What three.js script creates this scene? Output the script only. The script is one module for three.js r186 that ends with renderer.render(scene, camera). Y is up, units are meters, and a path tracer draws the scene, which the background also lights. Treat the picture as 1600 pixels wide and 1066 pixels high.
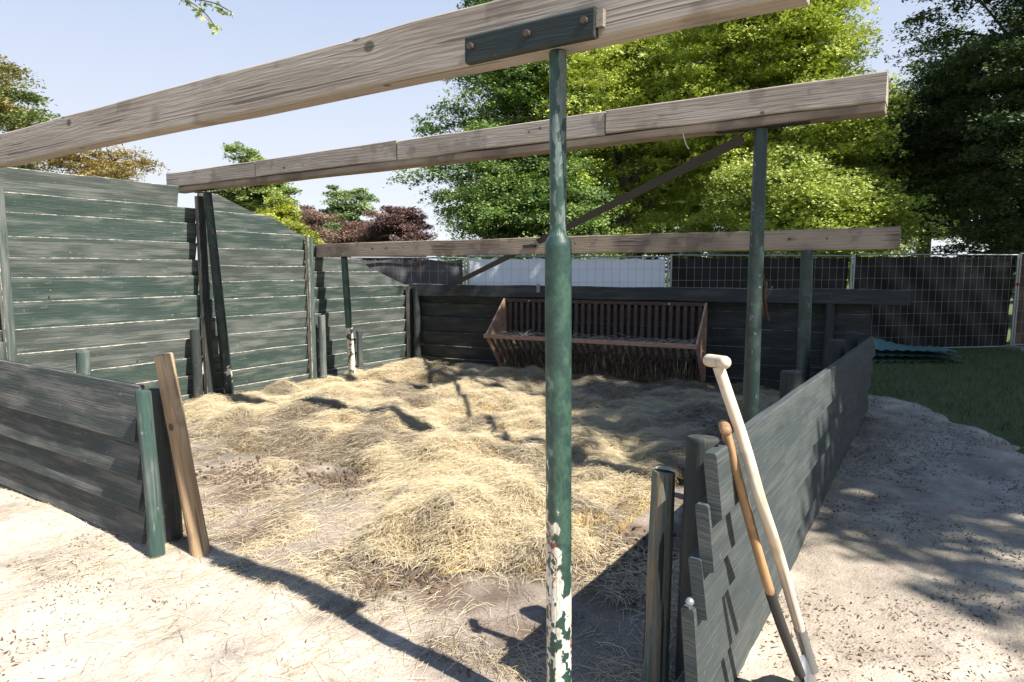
import * as THREE from 'three';
import { mergeGeometries } from 'three/addons/utils/BufferGeometryUtils.js';

// ---------------------------------------------------------------- camera, sky, sun, exposure
const scene = new THREE.Scene();
const camera = new THREE.PerspectiveCamera(55.1, 1600 / 1066, 0.05, 2000);
camera.position.set(0, 1.64, 0);
camera.rotation.x = -THREE.MathUtils.degToRad(6.3);
const EXPOSURE = 2.25;
const SUN = new THREE.Vector3(0.644, 1.0, 0.514).normalize();
const sunLight = new THREE.DirectionalLight(new THREE.Color(1.0, 0.95, 0.87), 5);
sunLight.position.copy(SUN).multiplyScalar(40);
sunLight.castShadow = true;
sunLight.shadow.radius = 1;
sunLight.shadow.mapSize.set(4096, 4096);
Object.assign(sunLight.shadow.camera, { left: -25, right: 25, top: 25, bottom: -25, near: 1, far: 120 });
scene.add(sunLight);
{
  const w = 256, h = 128, d = new Float32Array(w * h * 4);
  for (let j = 0; j < h; j++) {
    const el = (j + 0.5) / h * Math.PI - Math.PI / 2;            // row 0 is the nadir
    const s = Math.max(0, Math.sin(el)), k = Math.pow(1 - s, 1.6);
    const top = [0.07, 0.145, 0.33], hor = [0.45, 0.47, 0.49];
    for (let i = 0; i < w; i++) {
      const o = (j * w + i) * 4;
      for (let c = 0; c < 3; c++) d[o + c] = el < -0.03 ? [0.2, 0.19, 0.16][c] : top[c] + (hor[c] - top[c]) * k;
      d[o + 3] = 1;
    }
  }
  const t = new THREE.DataTexture(d, w, h, THREE.RGBAFormat, THREE.FloatType);
  t.mapping = THREE.EquirectangularReflectionMapping; t.magFilter = t.minFilter = THREE.LinearFilter;
  t.wrapS = THREE.RepeatWrapping; t.needsUpdate = true;
  scene.background = t; scene.environment = t;
}

// ---------------------------------------------------------------- helpers
function rng(seed) { let a = seed >>> 0; return () => { a = a + 0x6D2B79F5 | 0; let t = Math.imul(a ^ a >>> 15, 1 | a); t = t + Math.imul(t ^ t >>> 7, 61 | t) ^ t; return ((t ^ t >>> 14) >>> 0) / 4294967296; }; }
const hash = (x, y, s) => { let h = Math.imul(x | 0, 374761393) + Math.imul(y | 0, 668265263) + Math.imul(s | 0, 974711) | 0; h = Math.imul(h ^ h >>> 13, 1274126177); return ((h ^ h >>> 16) >>> 0) / 4294967296; };
function vn(x, y, s = 1, px = 0, py = 0) {
  let xi = Math.floor(x), yi = Math.floor(y); let fx = x - xi, fy = y - yi;
  fx = fx * fx * (3 - 2 * fx); fy = fy * fy * (3 - 2 * fy);
  const m = (v, p) => p ? ((v % p) + p) % p : v;
  const x0 = m(xi, px), x1 = m(xi + 1, px), y0 = m(yi, py), y1 = m(yi + 1, py);
  return (hash(x0, y0, s) * (1 - fx) + hash(x1, y0, s) * fx) * (1 - fy) + (hash(x0, y1, s) * (1 - fx) + hash(x1, y1, s) * fx) * fy;
}
function fbm(x, y, s = 1, oct = 4, px = 0, py = 0) { let a = 0.5, r = 0, n = 0; for (let i = 0; i < oct; i++) { r += a * vn(x, y, s + i, px, py); n += a; a *= 0.5; x *= 2; y *= 2; px *= 2; py *= 2; } return r / n; }
const sst = (a, b, x) => { const t = Math.min(1, Math.max(0, (x - a) / (b - a))); return t * t * (3 - 2 * t); };
const mix3 = (a, b, t) => [a[0] + (b[0] - a[0]) * t, a[1] + (b[1] - a[1]) * t, a[2] + (b[2] - a[2]) * t];
const enc = v => Math.round(255 * Math.min(1, v <= 0.0031308 ? v * 12.92 : 1.055 * Math.pow(Math.max(v, 0), 1 / 2.4) - 0.055));
// fn(u,v) -> { c:[linear rgb], h:0..1 }
function makeTex(w, h, sx, sy, fn) {
  const a = new Uint8Array(w * h * 4), b = new Uint8Array(w * h * 4);
  for (let j = 0; j < h; j++) for (let i = 0; i < w; i++) {
    const r = fn((i + 0.5) / w, (j + 0.5) / h), o = (j * w + i) * 4;
    a[o] = enc(r.c[0]); a[o + 1] = enc(r.c[1]); a[o + 2] = enc(r.c[2]); a[o + 3] = 255;
    b[o] = b[o + 1] = b[o + 2] = Math.round(255 * Math.min(1, Math.max(0, r.h))); b[o + 3] = 255;
  }
  const mk = (d, cs) => { const t = new THREE.DataTexture(d, w, h); t.wrapS = t.wrapT = THREE.RepeatWrapping; t.magFilter = THREE.LinearFilter; t.minFilter = THREE.LinearMipmapLinearFilter; t.generateMipmaps = true; if (cs) t.colorSpace = THREE.SRGBColorSpace; t.repeat.set(1 / sx, 1 / sy); t.needsUpdate = true; return t; };
  return { map: mk(a, true), bump: mk(b, false) };
}
const mat = (o) => new THREE.MeshStandardMaterial({ roughness: 0.85, metalness: 0, side: THREE.DoubleSide, ...o });
const texMat = (t, bumpScale, o = {}) => mat({ map: t.map, bumpMap: t.bump, bumpScale, ...o });

const used = {};
function numbered(n) { if (!(n in used)) { used[n] = 0; return n; } used[n]++; return n + '_' + String(used[n]).padStart(3, '0'); }
function tag(o, label, category, group, kind) { o.userData.label = label; if (category) o.userData.category = category; if (group) o.userData.group = group; if (kind) o.userData.kind = kind; return o; }
const sh = (m) => { m.castShadow = m.receiveShadow = true; return m; };
function mesh(name, g, m, parent) { const o = sh(new THREE.Mesh(g, m)); o.name = parent === scene ? numbered(name) : name; parent.add(o); return o; }
function thing(name, label, category, pos, turn = 0, group) { const o = new THREE.Group(); o.name = numbered(name); o.position.set(...pos); o.rotation.y = turn; scene.add(o); tag(o, label, category, group); return o; }
// the pen's own axes: E runs across it (to the right), B runs to its back
const TH = 33 * Math.PI / 180, eX = Math.cos(TH), eZ = Math.sin(TH), bX = Math.sin(TH), bZ = -Math.cos(TH);
const W = (E, B, y = 0) => [E * eX + B * bX, y, E * eZ + B * bZ];
const V = (E, B, y = 0) => new THREE.Vector3(...W(E, B, y));
const toEB = (x, z) => [x * eX + z * eZ, x * bX + z * bZ];
const ROT_B = Math.PI / 2 - TH, ROT_E = -TH;   // local x along B (local z = E) / local x along E (local z = -B)

function geo(pos, uv, idx) { const g = new THREE.BufferGeometry(); g.setAttribute('position', new THREE.Float32BufferAttribute(pos, 3)); g.setAttribute('uv', new THREE.Float32BufferAttribute(uv, 2)); g.setIndex(idx); g.computeVertexNormals(); return g; }
// a sawn board: x from x0 to x1 (top edge may end elsewhere: xt1), y0..y1, leaning from zb (bottom) to zt (top)
function board(x0, x1, y0, y1, zb, zt, t, seed, o = {}) {
  const R = rng(seed * 7919 + 13), segs = o.segs ?? 7, c = Math.min(0.006, t * 0.2), hgt = y1 - y0;
  const xt0 = o.xt0 ?? x0, xt1 = o.xt1 ?? x1, uo = R() * 7, vo = R() * 3, wv = o.wave ?? 0.004;
  // profile (y fraction, z offset, inset y) around the board
  const P = [[0, 0, c], [0, 0, 0, c], [0, t, 0, -c], [0, t, c], [1, t, -c], [1, t, 0, -c], [1, 0, 0, c], [1, 0, -c]].map(q => ({ f: q[0], z: (q[1] === t ? t : 0) + (q[3] || 0), iy: q[2] }));
  const pos = [], uv = [], idx = [];
  let per = [0]; for (let k = 1; k <= P.length; k++) { const a = P[k - 1], b = P[k % P.length]; per[k] = per[k - 1] + Math.hypot((b.f - a.f) * hgt + b.iy - a.iy, b.z - a.z); }
  const s0 = R() * 50, VN = [0, 0.02, 0.08, 0.10, 0.48, 0.50, 0.58, 0.60, 1.0];
  for (let i = 0; i <= segs; i++) {
    const f = i / segs;
    for (let k = 0; k <= P.length; k++) {
      const p = P[k % P.length];
      const ya = x0 + (x1 - x0) * f, yb = xt0 + (xt1 - xt0) * f, x = ya + (yb - ya) * p.f;
      const wob = (vn(x * 2.2 + s0, p.f * 9, seed) - 0.5) * wv * 2;
      const y = y0 + hgt * p.f + p.iy + wob + (o.slope ?? 0) * x;
      const z = zb + (zt - zb) * p.f + p.z + (vn(x * 0.9 + s0, 3, seed + 5) - 0.5) * wv * 2.2;
      pos.push(x, y, z); uv.push(x + uo, o.metres ? per[k] + vo : VN[k]);
    }
  }
  const n = P.length + 1;
  for (let i = 0; i < segs; i++) for (let k = 0; k < P.length; k++) { const a = i * n + k, b = a + 1, d = a + n, e = d + 1; idx.push(a, b, d, b, e, d); }
  for (const end of [0, segs]) {
    const base = pos.length / 3;
    for (let k = 0; k < P.length; k++) { const s = (end * n + k) * 3; pos.push(pos[s], pos[s + 1], pos[s + 2]); uv.push(P[k].z * 1.0 + uo, o.metres ? P[k].f * hgt + vo : 0.62 + 0.3 * P[k].f); }
    for (let k = 1; k < P.length - 1; k++) end ? idx.push(base, base + k, base + k + 1) : idx.push(base, base + k + 1, base + k);
  }
  const g = geo(pos, uv, idx).toNonIndexed(); g.computeVertexNormals();
  return g;
}
// a round pole along +y, r0 at the foot, r1 at the top, slightly crooked, with a worn top
function pole(r0, r1, h, seed, o = {}) {
  const nr = o.nr ?? 14, ns = o.ns ?? 10, pos = [], uv = [], idx = [], wob = o.wob ?? 0.006;
  const rows = []; for (let i = 0; i <= ns; i++) rows.push([h * i / ns - (i === ns ? 0.012 : 0), 1]); rows.push([h - 0.003, 0.94], [h, 0.86], [h + 0.001, 0]);
  rows.forEach(([y, k], i) => {
    const f = y / h, r = r0 + (r1 - r0) * f;
    for (let j = 0; j <= nr; j++) {
      const a = j / nr * Math.PI * 2, rr = r * k * (1 + (vn(Math.cos(a) * 1.5 + 5, Math.sin(a) * 1.5 + f * 4, seed) - 0.5) * (o.rough ?? 0.1));
      const tilt = k < 1 ? (o.cut ?? 0.15) * Math.cos(a + seed) * rr : 0;
      pos.push(Math.cos(a) * rr + (vn(y * 2, 1, seed) - 0.5) * wob * 2, y + tilt, Math.sin(a) * rr + (vn(y * 2, 7, seed) - 0.5) * wob * 2);
      uv.push(y + seed * 0.37, j / nr * Math.PI * 2 * r0);
    }
  });
  for (let i = 0; i < rows.length - 1; i++) for (let j = 0; j < nr; j++) { const a = i * (nr + 1) + j, b = a + 1, c = a + nr + 1, d = c + 1; idx.push(a, c, b, b, c, d); }
  return geo(pos, uv, idx);
}
function aim(o, from, to) { o.position.copy(from); o.quaternion.setFromUnitVectors(new THREE.Vector3(0, 1, 0), to.clone().sub(from).normalize()); return o; }
const boxG = (w, h, d, x = 0, y = 0, z = 0) => { const g = new THREE.BoxGeometry(w, h, d); g.translate(x, y, z); return g; };
const cylG = (r, l, a, x, y, z, n = 10) => { const g = new THREE.CylinderGeometry(r, r, l, n); if (a === 'x') g.rotateZ(Math.PI / 2); if (a === 'z') g.rotateX(Math.PI / 2); g.translate(x, y, z); return g; };

// ---------------------------------------------------------------- materials
// painted boards: dark green paint, rubbed to grey wood along the grain, dusty
function paintTex(seed, green, grey, dust, wear, dusty, ledge = 0) {
  return makeTex(1024, 512, 2.6, 1, (u, v) => {
    const g = fbm(u * 8, v * 110, seed, 4, 8, 110), fine = vn(u * 60, v * 250, seed + 9, 60, 250);
    const patch = fbm(u * 9, v * 11, seed + 20, 5, 9, 11), patch2 = fbm(u * 14, v * 26, seed + 31, 4, 14, 26);
    let c = mix3(green, green.map(q => q * 0.62), fine * 0.5 + (g - 0.5) * 0.8);
    const wr = sst(0.44 - wear, 0.70 - wear, patch * 0.5 + g * 0.35 + patch2 * 0.15);
    c = mix3(c, grey.map(q => q * (0.7 + 0.6 * g)), wr * 0.7);
    c = mix3(c, dust, sst(0.5, 0.8, patch2 * 0.5 + patch * 0.5) * dusty);
    const crack = sst(0.82, 0.88, vn(u * 5, v * 120, seed + 50, 5, 120)) * sst(0.5, 0.7, vn(u * 9, v * 9, seed + 55, 9, 9));
    c = mix3(c, [0.02, 0.02, 0.018], crack * 0.75);
    if (sst(0.9, 0.93, vn(u * 70, v * 40, seed + 60, 70, 40)) > 0.5 && patch2 > 0.5) c = mix3(c, dust, 0.4);
    // dust, sand and hay caught on the upper edge of each board
    const eb = (vn(u * 60, 3, seed + 70, 60, 0) - 0.5) * 0.03 + (vn(u * 220, 5, seed + 72, 220, 0) - 0.5) * 0.02;
    if (ledge && v > 0.492 + eb * 0.7 && v < 0.60) c = mix3(c, [0.50, 0.44, 0.35].map(q => q * (0.75 + 0.5 * fine)), ledge * (0.3 + 0.7 * sst(0.3, 0.62, patch2)));
    return { c, h: 0.5 + (g - 0.5) * 0.7 + (fine - 0.5) * 0.25 - crack * 0.5 - wr * 0.1 };
  });
}
const paintSets = {
  faded: [1, 2, 3, 4].map(s => texMat(paintTex(s * 11, [[0.048, 0.078, 0.067], [0.06, 0.082, 0.073], [0.04, 0.07, 0.06], [0.062, 0.078, 0.069]][s - 1], [0.15, 0.165, 0.153], [0.26, 0.25, 0.22], [0.0, 0.05, 0.02, 0.08][s - 1], 0.28, 0.9), 0.004, { roughness: 0.8 })),
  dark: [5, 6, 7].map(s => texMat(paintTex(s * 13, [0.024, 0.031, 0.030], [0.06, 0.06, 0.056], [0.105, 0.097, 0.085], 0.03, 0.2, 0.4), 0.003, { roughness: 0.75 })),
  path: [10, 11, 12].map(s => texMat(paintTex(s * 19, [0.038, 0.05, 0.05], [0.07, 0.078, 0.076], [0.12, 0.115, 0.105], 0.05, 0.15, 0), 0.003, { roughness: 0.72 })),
  low: [8, 9].map(s => texMat(paintTex(s * 17, [0.04, 0.052, 0.05], [0.115, 0.112, 0.107], [0.2, 0.185, 0.165], 0.03, 0.3, 0.3), 0.004, { roughness: 0.78 })),
};
function woodTex(seed, base, dark, pale, knots, ringScale = 30) {
  const R = rng(seed), K = Array.from({ length: knots }, () => [R(), R(), 0.010 + R() * 0.016]);
  return makeTex(1024, 256, 2.4, 0.6, (u, v) => {
    let w = fbm(u * 4, v * 3, seed, 3, 4, 3), kn = 0, bend = 0;
    for (const [kx, ky, kr] of K) { let dx = Math.abs(u - kx); dx = Math.min(dx, 1 - dx) * 2.4; let dy = (v - ky); dy -= Math.round(dy); dy *= 0.6; const d = Math.hypot(dx * 0.7, dy); kn = Math.max(kn, 1 - sst(kr * 0.6, kr, d)); bend += Math.exp(-(d * d) / (kr * kr * 9)) * 0.9; }
    const ring = 0.5 + 0.5 * Math.sin((v * ringScale * 1.5 + w * 2.4 + bend * 1.6) * 2 * Math.PI * 0.5);
    const fine = fbm(u * 20, v * 120, seed + 3, 2, 20, 120), st = fbm(u * 5, v * 4, seed + 8, 4, 5, 4);
    let c = mix3(base, pale, sst(0.35, 0.7, st)); c = mix3(c, dark, Math.pow(ring, 5) * 0.22 + (fine - 0.45) * 0.5);
    c = mix3(c, dark.map(q => q * 0.8), sst(0.58, 0.74, fbm(u * 14, v * 4, seed + 15, 4, 14, 4)) * 0.5);
    c = mix3(c, dark.map(q => q * 0.45), kn * 0.85);
    const crack = sst(0.86, 0.9, vn(u * 4, v * 70, seed + 40, 4, 70));
    c = mix3(c, dark.map(q => q * 0.3), crack * 0.6);
    return { c, h: 0.55 + (fine - 0.5) * 0.5 - Math.pow(ring, 5) * 0.15 - crack * 0.5 - kn * 0.1 };
  });
}
const beamMats = [61, 62, 63].map(s => texMat(woodTex(s, [0.31, 0.262, 0.214], [0.18, 0.147, 0.116], [0.385, 0.335, 0.283], 4), 0.003));
const beamDark = texMat(woodTex(66, [0.25, 0.20, 0.155], [0.12, 0.09, 0.07], [0.36, 0.29, 0.215], 5), 0.003);
const poleWood = texMat(woodTex(71, [0.34, 0.23, 0.13], [0.15, 0.095, 0.055], [0.46, 0.35, 0.22], 4, 16), 0.003);
const handleWood = texMat(woodTex(73, [0.60, 0.50, 0.38], [0.42, 0.32, 0.22], [0.68, 0.60, 0.48], 0, 20), 0.0006, { roughness: 0.6 });
const handleOld = texMat(woodTex(74, [0.36, 0.21, 0.10], [0.14, 0.08, 0.045], [0.46, 0.28, 0.13], 0, 20), 0.001, { roughness: 0.55 });
const stumpWood = texMat(makeTex(512, 256, 1.1, 0.42, (u, v) => {                       // green stain worn through to brown wood in long streaks
  const g = fbm(u * 4, v * 40, 81, 4, 4, 40), p = fbm(u * 4, v * 14, 83, 4, 4, 14), f = vn(u * 30, v * 100, 85, 30, 100);
  let c = mix3([0.07, 0.105, 0.085], [0.16, 0.17, 0.14], g); c = mix3(c, [0.22, 0.165, 0.105], sst(0.52, 0.66, p * 0.5 + g * 0.5) * 0.85); c = mix3(c, [0.03, 0.025, 0.02], sst(0.84, 0.88, vn(u * 3, v * 30, 87, 3, 30)));
  return { c: c.map(q => q * (0.8 + 0.4 * f)), h: 0.3 + g * 0.6 };
}), 0.006, { roughness: 0.95 });
const endGrain = texMat(makeTex(128, 128, 0.12, 0.12, (u, v) => { const d = Math.hypot(u - 0.5, v - 0.45), r = 0.5 + 0.5 * Math.sin(d * 90 + fbm(u * 4, v * 4, 5) * 4); return { c: mix3([0.46, 0.42, 0.36], [0.28, 0.24, 0.19], r * 0.6), h: r }; }), 0.001);
// steel posts: layers of green paint over pale primer and red lead; (u = round the pipe, v = height / 3 m)
function pipeTex(seed, fn) { return makeTex(256, 1024, 1, 1, (u, v) => fn(fbm(u * 5, v * 42, seed, 4, 5, 42), fbm(u * 9, v * 80, seed + 7, 4, 9, 80), vn(u * 40, v * 300, seed + 9, 40, 300), v * 3, u)); }
const DG = [0.022, 0.052, 0.042], MG = [0.055, 0.115, 0.075], PG = [0.13, 0.165, 0.15], WH = [0.66, 0.64, 0.54], RD = [0.30, 0.065, 0.04];
const chippedPipe = texMat(pipeTex(91, (a, b, f, y, u) => {
  // a last coat of dark green, older coats and primer showing where it has flaked, mostly low down
  const e = fbm(u * 10, y * 26, 191, 5, 10, 0), w = fbm(u * 4, y * 2.6, 193, 4, 4, 0), m = e * 0.5 + w * 0.5, scr = fbm(u * 30, y * 12, 195, 3, 30, 0);
  let c = mix3(DG, MG, sst(0.4, 0.62, e) * 0.45), h = 0.8;
  if (y < 1.78) {
    if (m > 0.56 && y < 1.5) { c = mix3(MG, DG, 0.25); h = 0.74; }
    if (e > 0.665 && w > 0.46) { c = PG; h = 0.6; }
    const low = sst(1.02, 0.5, y) * 0.185;
    if (y < 1.05 && m > 0.63 - low) { c = mix3(WH, [0.42, 0.40, 0.33], sst(0.45, 0.65, scr)); h = 0.42; if (w > 0.52 && e > 0.47 && e < 0.60 && y < 0.95 && fbm(u * 6, y * 4, 197, 3, 6, 0) > 0.52) { c = mix3(RD, [0.16, 0.06, 0.04], sst(0.4, 0.6, scr)); h = 0.36; } }
  } else if (m > 0.485) { c = mix3(PG, DG, sst(0.55, 0.66, scr) * 0.5); h = 0.62; }
  return { c: c.map(q => q * (0.8 + 0.4 * f)), h: h * 0.8 + f * 0.06 + scr * 0.05 };
}), 0.004, { roughness: 0.45 });
const greenPipe = texMat(pipeTex(95, (a, b, f, y) => {
  let c = mix3([0.02, 0.036, 0.033], [0.034, 0.056, 0.048], sst(0.4, 0.6, a)), h = 0.75; if (b > 0.76) { c = PG; h = 0.5; } if (y < 0.5 && a * 0.5 + b * 0.5 > 0.60) { c = WH; h = 0.4; }
  return { c: c.map(q => q * (0.85 + 0.3 * f)), h: h * 0.8 + f * 0.1 };
}), 0.002, { roughness: 0.45 });
const flakedPipe = texMat(pipeTex(97, (a, b, f, y) => {
  let c = mix3([0.035, 0.07, 0.058], [0.06, 0.105, 0.085], sst(0.4, 0.6, a)), h = 0.75; if (y < 0.85 && a * 0.6 + b * 0.4 > 0.44) { c = WH; h = 0.4; }
  return { c: c.map(q => q * (0.85 + 0.3 * f)), h: h * 0.8 + f * 0.1 };
}), 0.002, { roughness: 0.45 });
const bracketPaint = texMat(paintTex(301, [0.014, 0.022, 0.019], [0.035, 0.037, 0.033], [0.1, 0.08, 0.06], -0.08, 0.15), 0.003, { roughness: 0.6 });
const rust = texMat(makeTex(256, 256, 0.5, 0.5, (u, v) => { const a = fbm(u * 8, v * 8, 101, 5, 8, 8), b = vn(u * 70, v * 70, 103, 70, 70); return { c: mix3(mix3([0.055, 0.036, 0.03], [0.095, 0.06, 0.048], a), [0.15, 0.10, 0.075], sst(0.55, 0.7, a) * b), h: a * 0.6 + b * 0.4 }; }), 0.002, { roughness: 0.9 });
const rustPale = texMat(makeTex(256, 256, 0.6, 0.6, (u, v) => { const a = fbm(u * 6, v * 6, 111, 5, 6, 6), b = vn(u * 60, v * 60, 113, 60, 60); return { c: mix3(mix3([0.40, 0.24, 0.16], [0.28, 0.15, 0.10], sst(0.4, 0.6, a)), [0.46, 0.36, 0.28], sst(0.6, 0.7, a) * 0.6 + b * 0.1), h: a }; }), 0.002);
const darkSteel = mat({ color: new THREE.Color().setRGB(0.045, 0.043, 0.042), roughness: 0.55, metalness: 0.3 });
const bladeSteel = mat({ color: new THREE.Color().setRGB(0.30, 0.31, 0.32), roughness: 0.35, metalness: 0.85 });
const galv = mat({ color: new THREE.Color().setRGB(0.34, 0.355, 0.37), roughness: 0.42, metalness: 0.7 });
const boltMat = mat({ color: new THREE.Color().setRGB(0.28, 0.20, 0.14), roughness: 0.7, metalness: 0.4 });
const concrete = mat({ color: new THREE.Color().setRGB(0.26, 0.25, 0.24), roughness: 0.95 });

// ---------------------------------------------------------------- the ground
const inPen = (E, B) => sst(-7.4, -7.1, E) * sst(-0.55, -1.0, E) * sst(1.7, 2.6, B) * sst(9.2, 8.6, B);
const digs = [[-3.82, 3.42, 0.34, 0.22], [-2.42, 2.42, 0.28, 0.16], [-4.5, 3.1, 0.3, 0.2], [-1.45, 3.3, 0.2, 0.3]];   // trodden, dunged hollows: dark damp earth
const dug = (E, B) => { let k = 0; digs.forEach(([e, b, re, rb], i) => { const d = Math.hypot((E - e) / re, (B - b) / rb) + (fbm(E * 6, B * 6, 401, 4) - 0.5) * 1.5; k = Math.max(k, sst(1.15, 0.75, d) * (i < 2 ? 1 : 0.55)); }); return k; };
function sandH(x, z) { return Math.max(-0.026, -0.03 * dug(x * eX + z * eZ, x * bX + z * bZ) + (fbm(x * 1.1, z * 1.1, 201, 4) - 0.5) * 0.07 + (fbm(x * 5, z * 5, 205, 3) - 0.5) * 0.03 + (vn(x * 17, z * 17, 207) - 0.5) * 0.008 + 0.008); }
// lawn edge on the right: sand inside this distance field
function lawnMask(x, z) { // >0 lawn
  const p = [[4.2, -4.2], [4.4, -5.4], [4.75, -6.5], [4.9, -7.7], [4.55, -8.4], [3.9, -9.2]];
  if (z > -4.2) return x - 4.2 - (z + 4.2) * 0.12 + (fbm(x * 2, z * 2, 222, 3) - 0.5) * 0.5;
  if (z < -9.2) return x - 3.6;
  for (let i = 0; i < p.length - 1; i++) if (z <= p[i][1] && z >= p[i + 1][1]) { const t = (z - p[i][1]) / (p[i + 1][1] - p[i][1]); return x - (p[i][0] + (p[i + 1][0] - p[i][0]) * t) + (fbm(x * 2, z * 2, 222, 3) - 0.5) * 0.5; }
  return x - 4;
}
// straw bed thickness in pen coordinates
const mounds = [[-2.7, 3.3, 0.9, 0.5, 0.15], [-2.2, 2.85, 0.45, 0.3, 0.11], [-2.05, 3.5, 0.4, 0.35, 0.10], [-3.2, 4.1, 0.6, 0.4, 0.13], [-2.8, 2.65, 0.3, 0.22, 0.08], [-4.6, 4.5, 0.9, 0.35, 0.10], [-5.9, 5.6, 0.8, 0.6, 0.12], [-4.2, 6.2, 1.0, 0.5, 0.14], [-2.6, 5.2, 0.8, 0.5, 0.13], [-6.3, 7.2, 0.8, 0.5, 0.14], [-3.2, 7.3, 0.9, 0.4, 0.12], [-1.8, 6.7, 0.6, 0.6, 0.14], [-5.0, 7.6, 0.7, 0.35, 0.14], [-6.6, 4.5, 0.6, 0.4, 0.06]];
const front = [[-7.3, 3.75], [-6.6, 3.75], [-5.2, 3.25], [-4.3, 3.55], [-3.5, 3.45], [-3.0, 2.9], [-2.6, 2.3], [-2.1, 2.3], [-1.75, 2.55], [-1.55, 3.1], [-1.7, 3.9], [-1.6, 4.7], [-1.3, 5.2], [-0.7, 5.4]];
function frontB(E) { for (let i = 0; i < front.length - 1; i++) { const a = front[i], b = front[i + 1]; if (E >= Math.min(a[0], b[0]) && E <= Math.max(a[0], b[0])) { const t = (E - a[0]) / (b[0] - a[0] || 1); return a[1] + (b[1] - a[1]) * t; } } return E < -7 ? 3.75 : 5.4; }
function strawT(E, B) {
  const edge = B - frontB(E) + (fbm(E * 2.2, B * 2.2, 231, 4) - 0.5) * 0.9;
  const m = (1 - 0.9 * dug(E, B)) * sst(-0.15, 0.55, edge) * sst(-0.62, -0.9, E) * sst(9.0, 8.85, B - 0.0) * sst(-7.32, -7.25, E);
  let h = 0.05 + (fbm(E * 1.5, B * 1.5, 233, 4) - 0.42) * 0.27 + (fbm(E * 4.2, B * 4.2, 236, 4) - 0.5) * 0.20;
  for (const [me, mb, re, rb, mh] of mounds) { const d = ((E - me) / re) ** 2 + ((B - mb) / rb) ** 2; h += mh * Math.exp(-d * 1.3); }
  h -= 0.24 * Math.exp(-(((E + 3.85) / 0.28) ** 2 + ((B - 3.4) / 0.2) ** 2)) + 0.13 * Math.exp(-(((E + 2.45) / 0.3) ** 2 + ((B - 2.62) / 0.16) ** 2));   // trodden holes
  return { m, h: Math.max(0.0, h) };
}
const sandTex = makeTex(1024, 1024, 1.9, 1.9, (u, v) => {
  const a = fbm(u * 6, v * 6, 241, 5, 6, 6), g = vn(u * 260, v * 260, 243, 260, 260), s = vn(u * 120, v * 120, 247, 120, 120), t = fbm(u * 40, v * 40, 251, 3, 40, 40);
  let k = 0.80 + (a - 0.5) * 0.5 + (g - 0.5) * 0.22 + (t - 0.5) * 0.3; if (s > 0.93) k *= 0.5;
  return { c: [k, k * 0.985, k * 0.96].map(q => q * 0.95), h: a * 0.3 + t * 0.45 + g * 0.25 };
});
{
  // lawn out to the horizon, sand of the yard on top of it
  const lawnTex = makeTex(512, 512, 2.3, 2.3, (u, v) => { const a = fbm(u * 7, v * 7, 261, 4, 7, 7), g = fbm(u * 70, v * 70, 263, 3, 70, 70); return { c: mix3(mix3([0.045, 0.075, 0.02], [0.085, 0.11, 0.035], a), [0.15, 0.13, 0.07], sst(0.6, 0.8, g) * 0.6), h: g }; });
  const g = new THREE.PlaneGeometry(700, 700); g.rotateX(-Math.PI / 2);
  const uv = g.attributes.uv, p = g.attributes.position; for (let i = 0; i < p.count; i++) uv.setXY(i, p.getX(i), p.getZ(i));
  const lawn = mesh('lawn', g, texMat(lawnTex, 0.02, { roughness: 1 }), scene); lawn.position.y = -0.035;
  tag(lawn, 'shaded green lawn behind the sandy path and around the yard', null, null, 'structure');
  // sand
  const X0 = -13, X1 = 7, Z0 = -13, Z1 = 6, st = 0.055, nx = Math.round((X1 - X0) / st), nz = Math.round((Z1 - Z0) / st), pos = [], uvs = [], col = [], idx = [];
  for (let j = 0; j <= nz; j++) for (let i = 0; i <= nx; i++) {
    const x = X0 + (X1 - X0) * i / nx, z = Z0 + (Z1 - Z0) * j / nz, [E, B] = toEB(x, z);
    const lm = lawnMask(x, z), out = Math.max(sst(0.0, 0.25, lm), sst(-12, -13, x), sst(5, 6, z), sst(-12, -13, z));
    pos.push(x, sandH(x, z) - out * 0.12, z); uvs.push(x, z);
    // pale dry sand outside, trodden brown soil in the pen and in patches
    const pen = inPen(E, B), n = fbm(x * 1.7, z * 1.7, 271, 5), n2 = fbm(x * 6, z * 6, 275, 4);
    let soil = sst(0.36, 0.62, n * 0.7 + n2 * 0.3 + pen * 0.24 - 0.1); 
    if (E > -0.6) soil = 0.12 + sst(0.42, 0.64, n * 0.55 + n2 * 0.45) * 0.6;
    let c = mix3([0.55, 0.48, 0.395], [0.30, 0.25, 0.205], Math.min(1, soil));
    if (pen > 0.3) c = mix3(c, [0.12, 0.08, 0.055], sst(0.46, 0.62, fbm(x * 2.6, z * 2.6, 281, 5)) * 0.85);
    c = mix3(c, [0.085, 0.056, 0.038], dug(E, B) * (0.6 + 0.4 * n2));
    col.push(...c);
  }
  for (let j = 0; j < nz; j++) for (let i = 0; i < nx; i++) { const a = j * (nx + 1) + i; idx.push(a, a + nx + 1, a + 1, a + 1, a + nx + 1, a + nx + 2); }
  const sg = geo(pos, uvs, idx); sg.setAttribute('color', new THREE.Float32BufferAttribute(col, 3));
  tag(mesh('sand_yard', sg, texMat(sandTex, 0.012, { vertexColors: true, roughness: 1 }), scene), 'pale dry sand and trodden soil of the yard', null, null, 'structure');
}
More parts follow.
